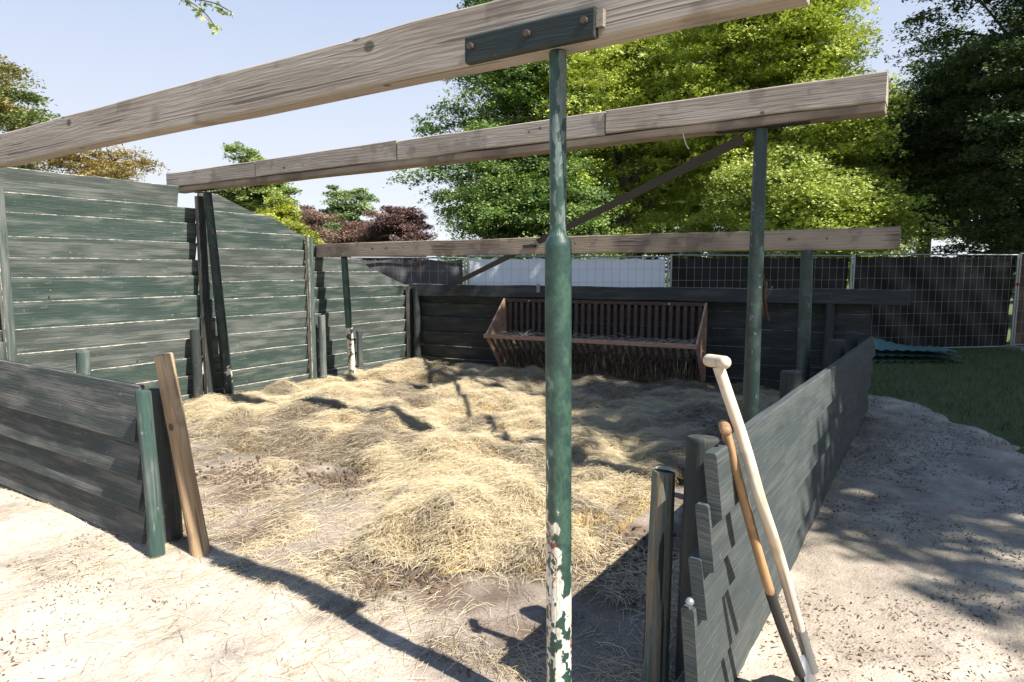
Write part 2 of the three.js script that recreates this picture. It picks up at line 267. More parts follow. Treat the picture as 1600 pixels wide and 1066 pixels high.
// straw: a lumpy bed and tens of thousands of stalks on it
const strawBedTex = (() => {
  const S = 1024, c = document.createElement('canvas'); c.width = c.height = S; const x = c.getContext('2d'); x.fillStyle = '#5a4830'; x.fillRect(0, 0, S, S);
  const R = rng(5); const cols = ['#a58b58', '#b59d6b', '#927848', '#7d663f', '#c0aa7a', '#695538', '#4d3e2b'];
  for (let i = 0; i < 15000; i++) { const px = R() * S, py = R() * S, a = R() * 6.3, l = 20 + R() * 70; x.strokeStyle = cols[Math.floor(R() * cols.length)]; x.lineWidth = 1 + R() * 2.2; for (const ox of [-S, 0, S]) for (const oy of [-S, 0, S]) { if (px + ox < -90 || px + ox > S + 90 || py + oy < -90 || py + oy > S + 90) continue; x.beginPath(); x.moveTo(px + ox, py + oy); x.quadraticCurveTo(px + ox + Math.cos(a) * l * 0.5 + (R() - 0.5) * 14, py + oy + Math.sin(a) * l * 0.5 + (R() - 0.5) * 14, px + ox + Math.cos(a) * l, py + oy + Math.sin(a) * l); x.stroke(); } }
  const t = new THREE.CanvasTexture(c); t.colorSpace = THREE.SRGBColorSpace; t.wrapS = t.wrapT = THREE.RepeatWrapping; t.repeat.set(1 / 1.3, 1 / 1.3); return t;
})();
const strawMat = mat({ roughness: 0.75, color: 0xffffff });
function stalkGeo(len, w, bend, seed) {   // a bent, creased ribbon
  const R = rng(seed), n = 4, pos = [], uv = [], idx = []; const k1 = (R() - 0.5) * bend, k2 = (R() - 0.5) * bend;
  for (let i = 0; i <= n; i++) { const f = i / n - 0.5, x = f * len, y = bend * 0.5 * (0.25 - f * f) * 2 + k2 * f * f, z = k1 * Math.sin(f * 4); pos.push(x, y, z - w / 2, x, y + w * 0.5, z, x, y, z + w / 2); uv.push(i, 0, i, 0.5, i, 1); }
  for (let i = 0; i < n; i++) for (let k = 0; k < 2; k++) { const a = i * 3 + k; idx.push(a, a + 1, a + 3, a + 1, a + 4, a + 3); }
  return geo(pos, uv, idx);
}
const strawCols = [[0.52, 0.42, 0.25], [0.60, 0.51, 0.34], [0.43, 0.335, 0.19], [0.31, 0.235, 0.14], [0.64, 0.57, 0.42], [0.19, 0.14, 0.09]];
const _m = new THREE.Matrix4(), _q = new THREE.Quaternion(), _p = new THREE.Vector3(), _s = new THREE.Vector3(), _e = new THREE.Euler(), _c = new THREE.Color();
function scatter(name, g, m, list, parent = scene) {
  const im = new THREE.InstancedMesh(g, m, list.length); im.name = parent === scene ? numbered(name) : name; im.castShadow = im.receiveShadow = true;
  list.forEach((q, i) => { _e.set(q.rx || 0, q.ry || 0, q.rz || 0, 'YXZ'); _m.compose(_p.set(q.x, q.y, q.z), _q.setFromEuler(_e), _s.set(q.sx || q.s || 1, q.s || 1, q.s || 1)); im.setMatrixAt(i, _m); if (q.c) im.setColorAt(i, _c.setRGB(q.c[0], q.c[1], q.c[2])); });
  parent.add(im); return im;
}
{
  const E0 = -7.35, E1 = -0.62, B0 = 1.9, B1 = 8.95, st = 0.035, ne = Math.round((E1 - E0) / st), nb = Math.round((B1 - B0) / st), pos = [], uv = [], idx = [];
  for (let j = 0; j <= nb; j++) for (let i = 0; i <= ne; i++) { const E = E0 + (E1 - E0) * i / ne, B = B0 + (B1 - B0) * j / nb, p = W(E, B), s = strawT(E, B); pos.push(p[0], sandH(p[0], p[2]) - 0.06 * (1 - s.m) - 0.01 + s.m * s.h + s.m * (vn(E * 22, B * 22, 290) - 0.5) * 0.03, p[2]); uv.push(p[0], p[2]); }
  for (let j = 0; j < nb; j++) for (let i = 0; i < ne; i++) { const a = j * (ne + 1) + i; idx.push(a, a + 1, a + ne + 1, a + 1, a + ne + 2, a + ne + 1); }
  tag(mesh('straw_bedding', geo(pos, uv, idx), mat({ map: strawBedTex, bumpMap: strawBedTex, bumpScale: 0.012, roughness: 0.9 }), scene), 'deep bed of lumpy yellow straw inside the pen', null, null, 'stuff');
  const R = rng(77), lists = [[], [], []];
  let n = 0;
  while (n < 380000) {
    const E = -7.25 + R() * 6.6, B = 2.0 + R() * 6.7, s = strawT(E, B);
    const near = 1 / (0.35 + (B - 1.5) * 0.16); if (R() > near) continue;
    const p = W(E, B); if (R() > 0.02 + 0.14 * sst(0.48, 0.62, fbm(E * 3, B * 3, 341, 3)) + sst(0.1, 0.7, s.m) * (0.35 + 0.65 * sst(0.02, 0.10, s.h))) continue;
    if (fbm(E * 2.0, B * 2.0, 299, 3) < 0.42 && R() < 0.75) continue;
    n++;
    const dirt = sst(0.44, 0.62, fbm(E * 1.9, B * 1.9, 303, 4)), c = strawCols[Math.min(5, Math.floor(R() * (3 + dirt * 4)) + (R() < dirt * 0.6 ? 2 : 0))], dk = (0.75 + R() * 0.4) * (1 - dirt * 0.25);
    lists[n % 3].push({ x: p[0], z: p[2], y: sandH(p[0], p[2]) + s.m * s.h + R() * R() * 0.04 * s.m + 0.002, ry: R() * 6.28, rz: (R() - 0.5) * (0.25 + 0.6 * s.m), rx: (R() - 0.5) * 0.6, s: 0.6 + R() * 0.7, c: c.map(q => q * dk) });
  }
  for (let k = 0; k < 3; k++) tag(scatter('straw_stalks', stalkGeo(0.07 + k * 0.05, 0.002, 0.025 + k * 0.025, 5 + k), strawMat, lists[k]), ['short straw stalks strewn over the bedding in the pen', 'medium straw stalks strewn over the bedding in the pen', 'long curved straw stalks strewn over the bedding in the pen'][k], null, null, 'stuff');
  // litter on the sand before the pen, crumbs of bark and soil on the path
  const lit = []; n = 0;
  while (n < 11000) { const x = -6 + R() * 7.2, z = -5.2 + R() * 4.2, [E, B] = toEB(x, z); if (B > 3.4 || E > -0.8) continue; if (fbm(x * 1.6, z * 1.6, 305, 4) + (B > 1.9 ? 0.06 : 0) < 0.38 + R() * 0.3) continue; n++; const c = strawCols[Math.floor(R() * 6)]; lit.push({ x, z, y: sandH(x, z) + 0.004, ry: (R() < 0.5 ? 0.6 : R() * 6.28) + R() * 0.8, rz: (R() - 0.5) * 0.2, s: 0.35 + R() * 0.6, c }); }
  tag(scatter('straw_litter', stalkGeo(0.13, 0.0024, 0.02, 9), strawMat, lit), 'thin scatter of loose straw on the pale sand in front', null, null, 'stuff');
  const crumb = new THREE.IcosahedronGeometry(0.0065, 0); crumb.scale(1.5, 0.6, 1); const cr = []; n = 0;
  while (n < 12000) { const x = -4.5 + R() * 9.5, z = -9 + R() * 8, [E, B] = toEB(x, z); if (B > 2.6 && E < -0.5) { if (strawT(E, B).m > 0.3) continue; } if (lawnMask(x, z) > -0.1) continue; const right = E > -0.6; if (fbm(x * 2.3, z * 2.3, 311, 4) < (right ? 0.40 : 0.58) + R() * 0.16) continue; n++; const k = 0.4 + R() * 0.9; cr.push({ x, z, y: sandH(x, z) + 0.002, ry: R() * 6.28, rz: R(), sx: (0.4 + R() * 1.6), s: 0.22 + R() * R() * 0.75, c: mix3([0.05, 0.036, 0.025], [0.2, 0.13, 0.08], R() * k) }); }
  tag(scatter('bark_crumbs', crumb, mat({ roughness: 1 }), cr), 'dark crumbs of bark and soil scattered over the sand', null, null, 'stuff');
  const clods = []; n = 0;
  while (n < 900) { const d = digs[Math.floor(R() * 4)], E = d[0] + (R() - 0.5) * d[2] * 3, B = d[1] + (R() - 0.5) * d[3] * 3; if (R() > 0.12 + dug(E, B)) continue; n++; const p = W(E, B), k = 0.6 + R() * 0.8; clods.push({ x: p[0], z: p[2], y: sandH(p[0], p[2]) + 0.006, ry: R() * 6.28, rz: R() * 3, sx: 0.8 + R() * 2.4, s: 0.6 + R() * R() * 2.6, c: [0.10 * k, 0.068 * k, 0.046 * k] }); }
  tag(scatter('soil_clods', new THREE.IcosahedronGeometry(0.008, 1), mat({ roughness: 1 }), clods), 'dark damp clods of earth and dung in the trodden hollows', null, null, 'stuff');
  // grass
  const gl = []; n = 0;
  while (n < 60000) { const f = R(), x = 3.9 + R() * 12, z = -3.5 - R() * 11.5; const lm = lawnMask(x, z); if (lm < -0.12 || (lm < 0.3 && R() > 0.25 + lm * 1.6)) continue; if (z < -15) continue; n++; const k = 0.7 + R() * 0.6; gl.push({ x, z, y: Math.max(-0.037, x < 6.9 && z > -12.9 ? sandH(x, z) - sst(0.0, 0.25, lm) * 0.12 - 0.004 : -1), ry: R() * 6.28, rz: (R() - 0.5) * 0.9, rx: (R() - 0.5) * 0.9, s: 0.5 + R() * 0.8, c: mix3([0.05, 0.085, 0.02], [0.13, 0.15, 0.05], R()).map(q => q * k) }); }
  const bl = geo([-0.004, 0, 0, 0.004, 0, 0, 0.003, 0.04, 0.006, -0.003, 0.04, 0.006, 0, 0.075, 0.022], [0, 0, 1, 0, 1, 0.5, 0, 0.5, 0.5, 1], [0, 1, 2, 0, 2, 3, 3, 2, 4]);
  tag(scatter('lawn_grass', bl, mat({ roughness: 0.9 }), gl), 'short grass of the lawn behind the sandy path', null, null, 'stuff');
}

// ---------------------------------------------------------------- boarded walls
const pick = (set, i) => set[((i * 7 + 3) >> 1) % set.length];
function nail(parent, x, y, z) { mesh('nail', new THREE.SphereGeometry(0.008, 6, 4), boltMat, parent).position.set(x, y, z); }
{
  // tall wall on the left: local x = B, local z = into the pen; every board's top edge stands proud inside
  const w = thing('tall_board_wall', 'tall green board wall with stepped ends on the left of the pen', 'wall', W(-7.28, 0), ROT_B);
  let id = 1; const put = (x0, x1, y0, y1, o) => { mesh('board', board(x0, x1, y0, y1 + 0.02, -0.055, 0.0, 0.036, id, o), pick(paintSets.faded, id), w); id++; };
  const R = rng(9);
  // first bay
  const y1s = [0.16, 0.38, 0.585, 0.815, 1.05, 1.31, 1.54, 1.725, 1.92, 2.145, 2.32, 2.55];
  y1s.forEach((y, i) => put(-1.2, 4.455 - (i === 11 ? 0.20 : 0) + (R() - 0.5) * 0.03, i ? y1s[i - 1] : -0.05, y, { segs: 14, wave: 0.006 }));
  // second bay, its top cut to a curve
  const y2s = [0.17, 0.37, 0.59, 0.82, 1.04, 1.26, 1.47, 1.66, 1.87, 2.07, 2.30, 2.50];
  const cut2 = y => y <= 2.07 ? 6.0 : y <= 2.30 ? 6.0 - (y - 2.07) / 0.23 * 0.55 : 5.36 - (y - 2.30) / 0.2 * 0.62;
  y2s.forEach((y, i) => { const a = i ? y2s[i - 1] : -0.05; put(4.50, cut2(a + 0.001), a, y, { xt1: cut2(y), segs: 8, wave: 0.006 }); });
  // third bay, falling to the height of the back wall
  const y3s = [0.18, 0.39, 0.60, 0.80, 1.0, 1.19, 1.36, 1.58, 1.78, 1.95];
  const cut3 = y => y <= 1.37 ? 8.08 : y <= 1.58 ? 8.0 - (y - 1.36) / 0.22 * 0.62 : y <= 1.78 ? 7.38 - (y - 1.58) / 0.2 * 0.45 : 6.93 - (y - 1.78) / 0.17 * 0.4;
  y3s.forEach((y, i) => { const a = i ? y3s[i - 1] : -0.05; put(6.04, cut3(a + 0.001), a, y, { xt1: cut3(y), segs: 7, wave: 0.006 }); });
  // upright battens inside
  const pm = paintSets.low[0];
  const post = (x, h, wd, dp, m, sd) => { const g = board(0, h, -wd / 2, wd / 2, 0, 0, dp, sd, { wave: 0.003 }); g.rotateZ(Math.PI / 2); const o = mesh('upright', g, m, w); o.position.set(x, -0.05, 0.048); return o; };
  post(2.52, 2.42, 0.085, 0.07, paintSets.faded[1], 900); post(4.47, 2.52, 0.09, 0.07, paintSets.dark[0], 901); post(6.02, 2.12, 0.085, 0.07, paintSets.faded[2], 902); post(8.02, 1.40, 0.10, 0.08, paintSets.dark[1], 903);
  for (const [x, y] of [[3.4, 1.62], [5.6, 1.77], [3.1, 1.8], [4.9, 1.36], [2.9, 1.43], [3.7, 0.7]]) nail(w, x, y, 0.042);
}
{
  // back wall with a heavy rail along its top
  const A = V(-7.2, 8.1), C = V(-1.8, 8.75), L = A.distanceTo(C), dir = C.clone().sub(A).normalize(), rot = Math.atan2(-dir.z, dir.x);
  const w = thing('back_board_wall', 'low dark board wall with a thick top rail at the back of the pen', 'wall', A.toArray(), rot);
  const k = L / 5.44;   // metres along
  const ys = [0.20, 0.40, 0.615, 0.845, 1.07, 1.30];
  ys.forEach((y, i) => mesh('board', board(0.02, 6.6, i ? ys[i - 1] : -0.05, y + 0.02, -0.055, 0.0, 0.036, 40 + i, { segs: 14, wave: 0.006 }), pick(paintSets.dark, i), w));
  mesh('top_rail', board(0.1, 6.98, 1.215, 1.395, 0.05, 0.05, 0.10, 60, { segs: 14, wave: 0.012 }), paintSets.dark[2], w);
  for (const [x, h, r] of [[0.16, 1.38, 0.055], [6.15, 1.38, 0.055]]) { const p = mesh('post', pole(r, r * 0.95, h, 61 + x), paintSets.dark[0], w); p.position.set(x, -0.03, 0.11 - (x > 1 ? 0.02 : 0)); }
  mesh('rail_cap', boxG(0.05, 0.12, 0.02, 2.32, 1.36, 0.165), beamMats[1], w);
}
{
  // low wall in front on the left: boards lap outwards like weatherboarding
  const w = thing('low_board_wall', 'low weathered board wall at the left front with a leaning timber at its end', 'wall', W(0, 2.0), ROT_E);
  const ys = [0.02, 0.30, 0.535, 0.64, 0.97];
  const edges = [[0.02, 0.245], [0.215, 0.44], [0.41, 0.665], [0.635, 0.965]];
  edges.forEach(([a, b], i) => mesh('board', board(-7.2, -3.86 - (i % 2) * 0.008, a, b, 0.048, 0.004, 0.034, 80 + i, { segs: 14, wave: 0.003 }), paintSets.low[i % 2], w));
  for (const x of [-6.6, -5.2]) mesh('post', pole(0.06, 0.055, 0.93, 84 + x), paintSets.dark[1], w).position.set(x, 0, -0.075);
  mesh('end_post', pole(0.075, 0.07, 0.93, 87), paintSets.dark[0], w).position.set(-3.86, 0, -0.085);
}
{
  // low wall on the right
  const w = thing('low_board_wall', 'low dark board wall on the right running back beside the sandy path', 'wall', W(-0.6, 0), ROT_B);
  const edges = [[0.0, 0.30], [0.265, 0.565], [0.53, 0.73], [0.69, 0.90], [0.86, 1.07]];
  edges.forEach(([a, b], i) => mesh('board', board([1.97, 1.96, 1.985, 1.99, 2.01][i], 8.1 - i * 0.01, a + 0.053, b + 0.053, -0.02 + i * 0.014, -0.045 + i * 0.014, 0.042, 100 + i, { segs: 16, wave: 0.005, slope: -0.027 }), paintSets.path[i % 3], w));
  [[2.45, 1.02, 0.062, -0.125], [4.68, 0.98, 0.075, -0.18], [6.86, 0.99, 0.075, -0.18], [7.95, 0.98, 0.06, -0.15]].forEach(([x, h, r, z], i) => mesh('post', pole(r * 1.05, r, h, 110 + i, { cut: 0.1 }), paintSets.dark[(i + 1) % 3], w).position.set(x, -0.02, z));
  mesh('bolt', new THREE.SphereGeometry(0.014, 10, 8), galv, w).position.set(1.96, 0.59, 0.0);
}

// ---------------------------------------------------------------- steel posts, beams and brace
function pipe(r0, r1, h, joint) {
  const pts = joint ? [[r0, 0], [r0, joint - 0.03], [r0 * 0.97, joint - 0.012], [r1 * 1.08, joint + 0.012], [r1, joint + 0.03], [r1, h], [0, h]] : [[r0, 0], [r0 + (r1 - r0) * 0.5, h * 0.5], [r1, h], [0, h]];
  const g = new THREE.LatheGeometry(pts.map(p => new THREE.Vector2(...p)), 28), uv = g.attributes.uv, p = g.attributes.position;
  for (let i = 0; i < uv.count; i++) uv.setXY(i, uv.getX(i), p.getY(i) / 3);
  return g;
}
function steelPost(label, foot, top, r0, r1, m, joint, turn = 0) {
  const o = thing('steel_post', label, 'post', foot.toArray(), 0, 'steel posts carrying the roof beams');
  const len = top.distanceTo(foot), q = new THREE.Quaternion().setFromUnitVectors(new THREE.Vector3(0, 1, 0), top.clone().sub(foot).normalize());
  o.quaternion.copy(q).multiply(new THREE.Quaternion().setFromAxisAngle(new THREE.Vector3(0, 1, 0), turn));
  mesh('pipe', pipe(r0, r1, len, joint), m, o);
  return o;
}
const plateG = (l, w = 0.09) => boxG(l, 0.014, w);
{
  const p1 = steelPost('chipped green steel post in the foreground with white and red bare patches', V(-1.05, 1.93, -0.05), V(-1.06, 1.9, 2.325), 0.044, 0.0275, chippedPipe, 1.79, 0.6);
  const p2 = steelPost('dark green steel post rising behind the low wall on the right', V(-0.985, 4.4, -0.05), V(-0.99, 4.4, 2.515), 0.056, 0.04, greenPipe, 0, 1);
  const pl = mesh('top_plate', plateG(0.56), darkSteel, p2); pl.position.y = 2.575; pl.rotation.y = -TH - 1;
  const rs = []; const R = rng(31); for (let i = 0; i < 9; i++) { const g = stalkGeo(0.16 + R() * 0.1, 0.012, 0.06, 40 + i); g.rotateZ(Math.PI / 2 + (R() - 0.5) * 0.5); g.translate(0.055 + R() * 0.03, 1.55 - R() * 0.08, (R() - 0.5) * 0.05); g.rotateY(-1); rs.push(g); }
  mesh('rope_scrap', mergeGeometries(rs), mat({ color: new THREE.Color().setRGB(0.14, 0.09, 0.06) }), p2);
  const p3 = steelPost('dark steel post at the right end of the lowest beam near the back wall', V(-0.95, 6.2, -0.05), V(-0.97, 6.2, 1.80), 0.06, 0.05, greenPipe, 0, 2);
  const l2 = steelPost('leaning green steel post against the tall wall under the middle beam', V(-7.13, 4.69, 0.0), V(-6.96, 4.42, 2.50), 0.062, 0.045, greenPipe, 0, 3);
  const pl2 = mesh('top_plate', plateG(0.36), darkSteel, l2); pl2.position.y = 2.515; pl2.rotation.y = -TH - 3;
  const l3 = steelPost('thin green steel post with flaked white foot by the tall wall', V(-6.95, 6.52, 0.0), V(-6.74, 6.22, 1.795), 0.052, 0.044, flakedPipe, 0, 4);
}
{
  // front beam: one big plank on edge with a dark green bracket board at the post
  const o = thing('roof_beam', 'highest and nearest weathered timber beam crossing the top of the picture', 'beam', W(0, 1.9), ROT_E, 'timber roof beams');
  mesh('plank', board(-8.2, -0.33, 2.33, 2.52, -0.06, -0.06, 0.095, 120, { metres: 1, segs: 24, wave: 0.006 }), beamMats[0], o);
  const br = mesh('bracket_board', board(-1.375, -0.90, 2.325, 2.412, 0.037, 0.037, 0.035, 121, { metres: 1, segs: 4, wave: 0.001 }), bracketPaint, o);
  for (const x of [-1.35, -1.13, -0.93]) { const bt = mesh('bolt', new THREE.CylinderGeometry(0.011, 0.013, 0.012, 6), rust, br); bt.rotation.x = Math.PI / 2; bt.position.set(x, 2.375, 0.077); }
  mesh('spacer_block', boxG(0.022, 0.05, 0.02, -0.888, 2.38, 0.047), beamMats[2], o);
}
{
  // middle beam: four planks end to end on a lower batten
  const o = thing('roof_beam', 'middle timber beam of four planks joined end to end over a lower batten', 'beam', W(0, 4.4), ROT_E, 'timber roof beams');
  const js = [-7.56, -5.921, -3.977, -2.017, -0.30];
  for (let i = 0; i < 4; i++) mesh('plank', board(js[i] + 0.006, js[i + 1] - 0.006, 2.575 + (i % 2) * 0.003, 2.735 + [0, 0.004, -0.003, 0][i], -0.08, -0.08, 0.18, 130 + i, { metres: 1, segs: 10, wave: 0.006 }), beamMats[i % 3], o);
  mesh('batten', board(-7.50, -0.31, 2.522, 2.574, -0.08, -0.08, 0.16, 135, { metres: 1, segs: 16, wave: 0.004 }), beamDark, o);
}
{
  const o = thing('roof_beam', 'lowest and farthest timber beam in front of the construction fence', 'beam', W(0, 6.2), ROT_E, 'timber roof beams');
  mesh('plank', board(-7.22, -0.28, 1.80, 1.98, -0.09, -0.09, 0.13, 140, { metres: 1, segs: 18, wave: 0.006 }), beamDark, o);
  mesh('brace_clip', boxG(0.16, 0.03, 0.03, -3.76, 1.885, 0.058), darkSteel, o);
}
{
  const a = V(-1.12, 4.42, 2.50), c = V(-6.66, 8.16, 1.33), L = a.distanceTo(c);
  const s = new THREE.Shape(); s.moveTo(0, 0); s.lineTo(0.065, 0); s.lineTo(0.065, 0.007); s.lineTo(0.007, 0.007); s.lineTo(0.007, 0.065); s.lineTo(0, 0.065);
  const g = new THREE.ExtrudeGeometry(s, { depth: L, bevelEnabled: false }); g.rotateX(-Math.PI / 2);
  const o = mesh('angle_brace', g, darkSteel, scene); aim(o, a, c);
  tag(o, 'rusty steel angle brace slanting from the middle beam down to the back wall', 'brace');
  const tw = new THREE.TubeGeometry(new THREE.CatmullRomCurve3([V(-1.48, 4.33, 2.64), V(-1.47, 4.325, 2.55), V(-1.44, 4.32, 2.45), V(-1.42, 4.32, 2.42)]), 12, 0.003, 5);
  tag(mesh('hanging_twine', tw, mat({ color: new THREE.Color().setRGB(0.6, 0.56, 0.48) }), scene), 'pale bit of twine hanging from the middle beam', 'twine');
}

// ---------------------------------------------------------------- loose posts and the leaning timber
function roundPost(label, foot, top, r, m, seed, name = 'round_post', group) { const o = mesh(name, pole(r * 1.03, r, foot.distanceTo(top), seed, { cut: 0.2 }), m, scene); aim(o, foot, top); return tag(o, label, 'post', group); }
roundPost('short green post beside the steel post in the gap of the tall wall', V(-7.12, 4.28, -0.05), V(-7.12, 4.28, 0.95), 0.052, paintSets.dark[0], 150);
roundPost('short grey green post next to the thin upright by the tall wall', V(-7.13, 6.13, -0.05), V(-7.13, 6.13, 1.0), 0.05, paintSets.faded[3], 151);
roundPost('shortest round post, right of the flaked steel post by the tall wall', V(-7.12, 6.84, -0.05), V(-7.12, 6.83, 0.74), 0.045, paintSets.low[1], 152);
roundPost('pale topped post peeping over the low wall at the left', V(-6.98, 3.03, -0.05), V(-6.98, 3.03, 0.84), 0.06, paintSets.faded[0], 153);
roundPost('post beside the upright at the left edge of the picture', V(-7.13, 2.40, -0.05), V(-7.13, 2.40, 0.98), 0.055, paintSets.faded[1], 154);
roundPost('green round post leaning at the front end of the low left wall', V(-3.675, 1.915, -0.05), V(-3.70, 1.90, 0.965), 0.042, texMat(paintTex(331, [0.032, 0.07, 0.058], [0.12, 0.14, 0.125], [0.28, 0.27, 0.23], 0.03, 0.35), 0.004), 155);
{
  const st = thing('stump_post', 'split wooden stump post worn through green stain, nearest the camera at right', 'post', W(-0.85, 2.34, -0.05));
  const a = V(-0.85, 2.34, -0.05), b2 = V(-0.87, 2.46, 0.838); const q = aim(new THREE.Object3D(), a, b2); st.quaternion.copy(q.quaternion);
  const h = a.distanceTo(b2);
  mesh('shaft', pole(0.052, 0.046, h, 160, { cut: 0.05, rough: 0.14 }), stumpWood, st);
  const cap = new THREE.CircleGeometry(0.0385, 16); cap.rotateX(-Math.PI / 2); { const uv = cap.attributes.uv; for (let i = 0; i < uv.count; i++) uv.setXY(i, uv.getX(i) * 0.12, uv.getY(i) * 0.12); } mesh('cut_top', cap, endGrain, st).position.y = h + 0.011;
}
{
  const a = V(-3.50, 2.08, -0.03), b2 = V(-3.74, 2.06, 1.15), o = mesh('leaning_timber', pole(0.056, 0.05, a.distanceTo(b2), 165, { cut: 0.12, rough: 0.22, wob: 0.012 }), poleWood, scene); aim(o, a, b2);
  tag(o, 'bare brown timber pole leaning against the end of the low left wall', 'pole');
}

// ---------------------------------------------------------------- spades
function tube(pts, r, n = 24, rn = 10) { return new THREE.TubeGeometry(new THREE.CatmullRomCurve3(pts), n, r, rn); }
function uvMetres(g, k = 1) { const uv = g.attributes.uv; for (let i = 0; i < uv.count; i++) uv.setXY(i, uv.getX(i) * k, uv.getY(i) * 0.09); return g; }
function spade(label, P, r, wood, metalFrom, metal, tGrip) {   // P: points from grip to blade tip
  const o = thing('spade', label, 'spade', P[P.length - 1].toArray()); const off = P[P.length - 1];
  const L = P.map(p => p.clone().sub(off)), cv = new THREE.CatmullRomCurve3(L), len = cv.getLength();
  const cut = (a, b, n = 14) => Array.from({ length: n }, (_, i) => cv.getPointAt(a + (b - a) * i / (n - 1)));
  mesh('shaft', uvMetres(tube(cut(0.012, metalFrom), r, 30, 12), len), wood, o);
  const ax = tGrip.clone().normalize(), gp = L[0];
  const gg = new THREE.CapsuleGeometry(r * 1.12, 0.085, 6, 12); uvMetres(gg, 0.2); const grip = mesh('grip', gg, wood, o); grip.position.copy(gp); grip.quaternion.setFromUnitVectors(new THREE.Vector3(0, 1, 0), ax);
  mesh('socket', tube(cut(metalFrom - 0.03, 0.90), r * 1.13, 20, 12), metal, o);
  // dished blade along the last stretch
  const t0 = 0.84, pos = [], uv = [], idx = [], nu = 8, nv = 10, side = new THREE.Vector3(0.42, 0, -0.9);
  for (let j = 0; j <= nv; j++) { const f = j / nv, c = cv.getPointAt(t0 + (1 - t0) * f), tan = cv.getTangentAt(t0 + (1 - t0) * f), nrm = new THREE.Vector3().crossVectors(side, tan).normalize(), sd = new THREE.Vector3().crossVectors(tan, nrm).normalize(); const hw = 0.03 + 0.075 * sst(0, 0.35, f) - 0.03 * sst(0.8, 1, f);
    for (let i = 0; i <= nu; i++) { const q = i / nu * 2 - 1, p = c.clone().addScaledVector(sd, q * hw).addScaledVector(nrm, (q * q) * 0.022); pos.push(p.x, p.y, p.z); uv.push(i / nu, f); } }
  for (let j = 0; j < nv; j++) for (let i = 0; i < nu; i++) { const a = j * (nu + 1) + i; idx.push(a, a + 1, a + nu + 1, a + 1, a + nu + 2, a + nu + 1); }
  mesh('blade', geo(pos, uv, idx), metal, o);
  return o;
}
spade('long pale wooden spade with bent shaft leaning on the low right wall', [V(-0.60, 2.17, 1.335), V(-0.5, 2.183, 1.054), V(-0.45, 2.18, 0.90), V(-0.41, 2.31, 0.675), V(-0.365, 2.47, 0.38), V(-0.32, 2.54, 0.18), V(-0.26, 2.55, 0.0)], 0.0195, handleWood, 0.80, bladeSteel, new THREE.Vector3(0.3, 0.05, 1));
spade('shorter old spade with brown shaft and dark socket beside the pale spade', [V(-0.56, 2.15, 1.12), V(-0.505, 2.20, 0.88), V(-0.452, 2.265, 0.64), V(-0.40, 2.35, 0.41), V(-0.35, 2.45, 0.20), V(-0.30, 2.54, 0.0)], 0.0165, handleOld, 0.55, darkSteel, new THREE.Vector3(-0.25, 0.0, 1));

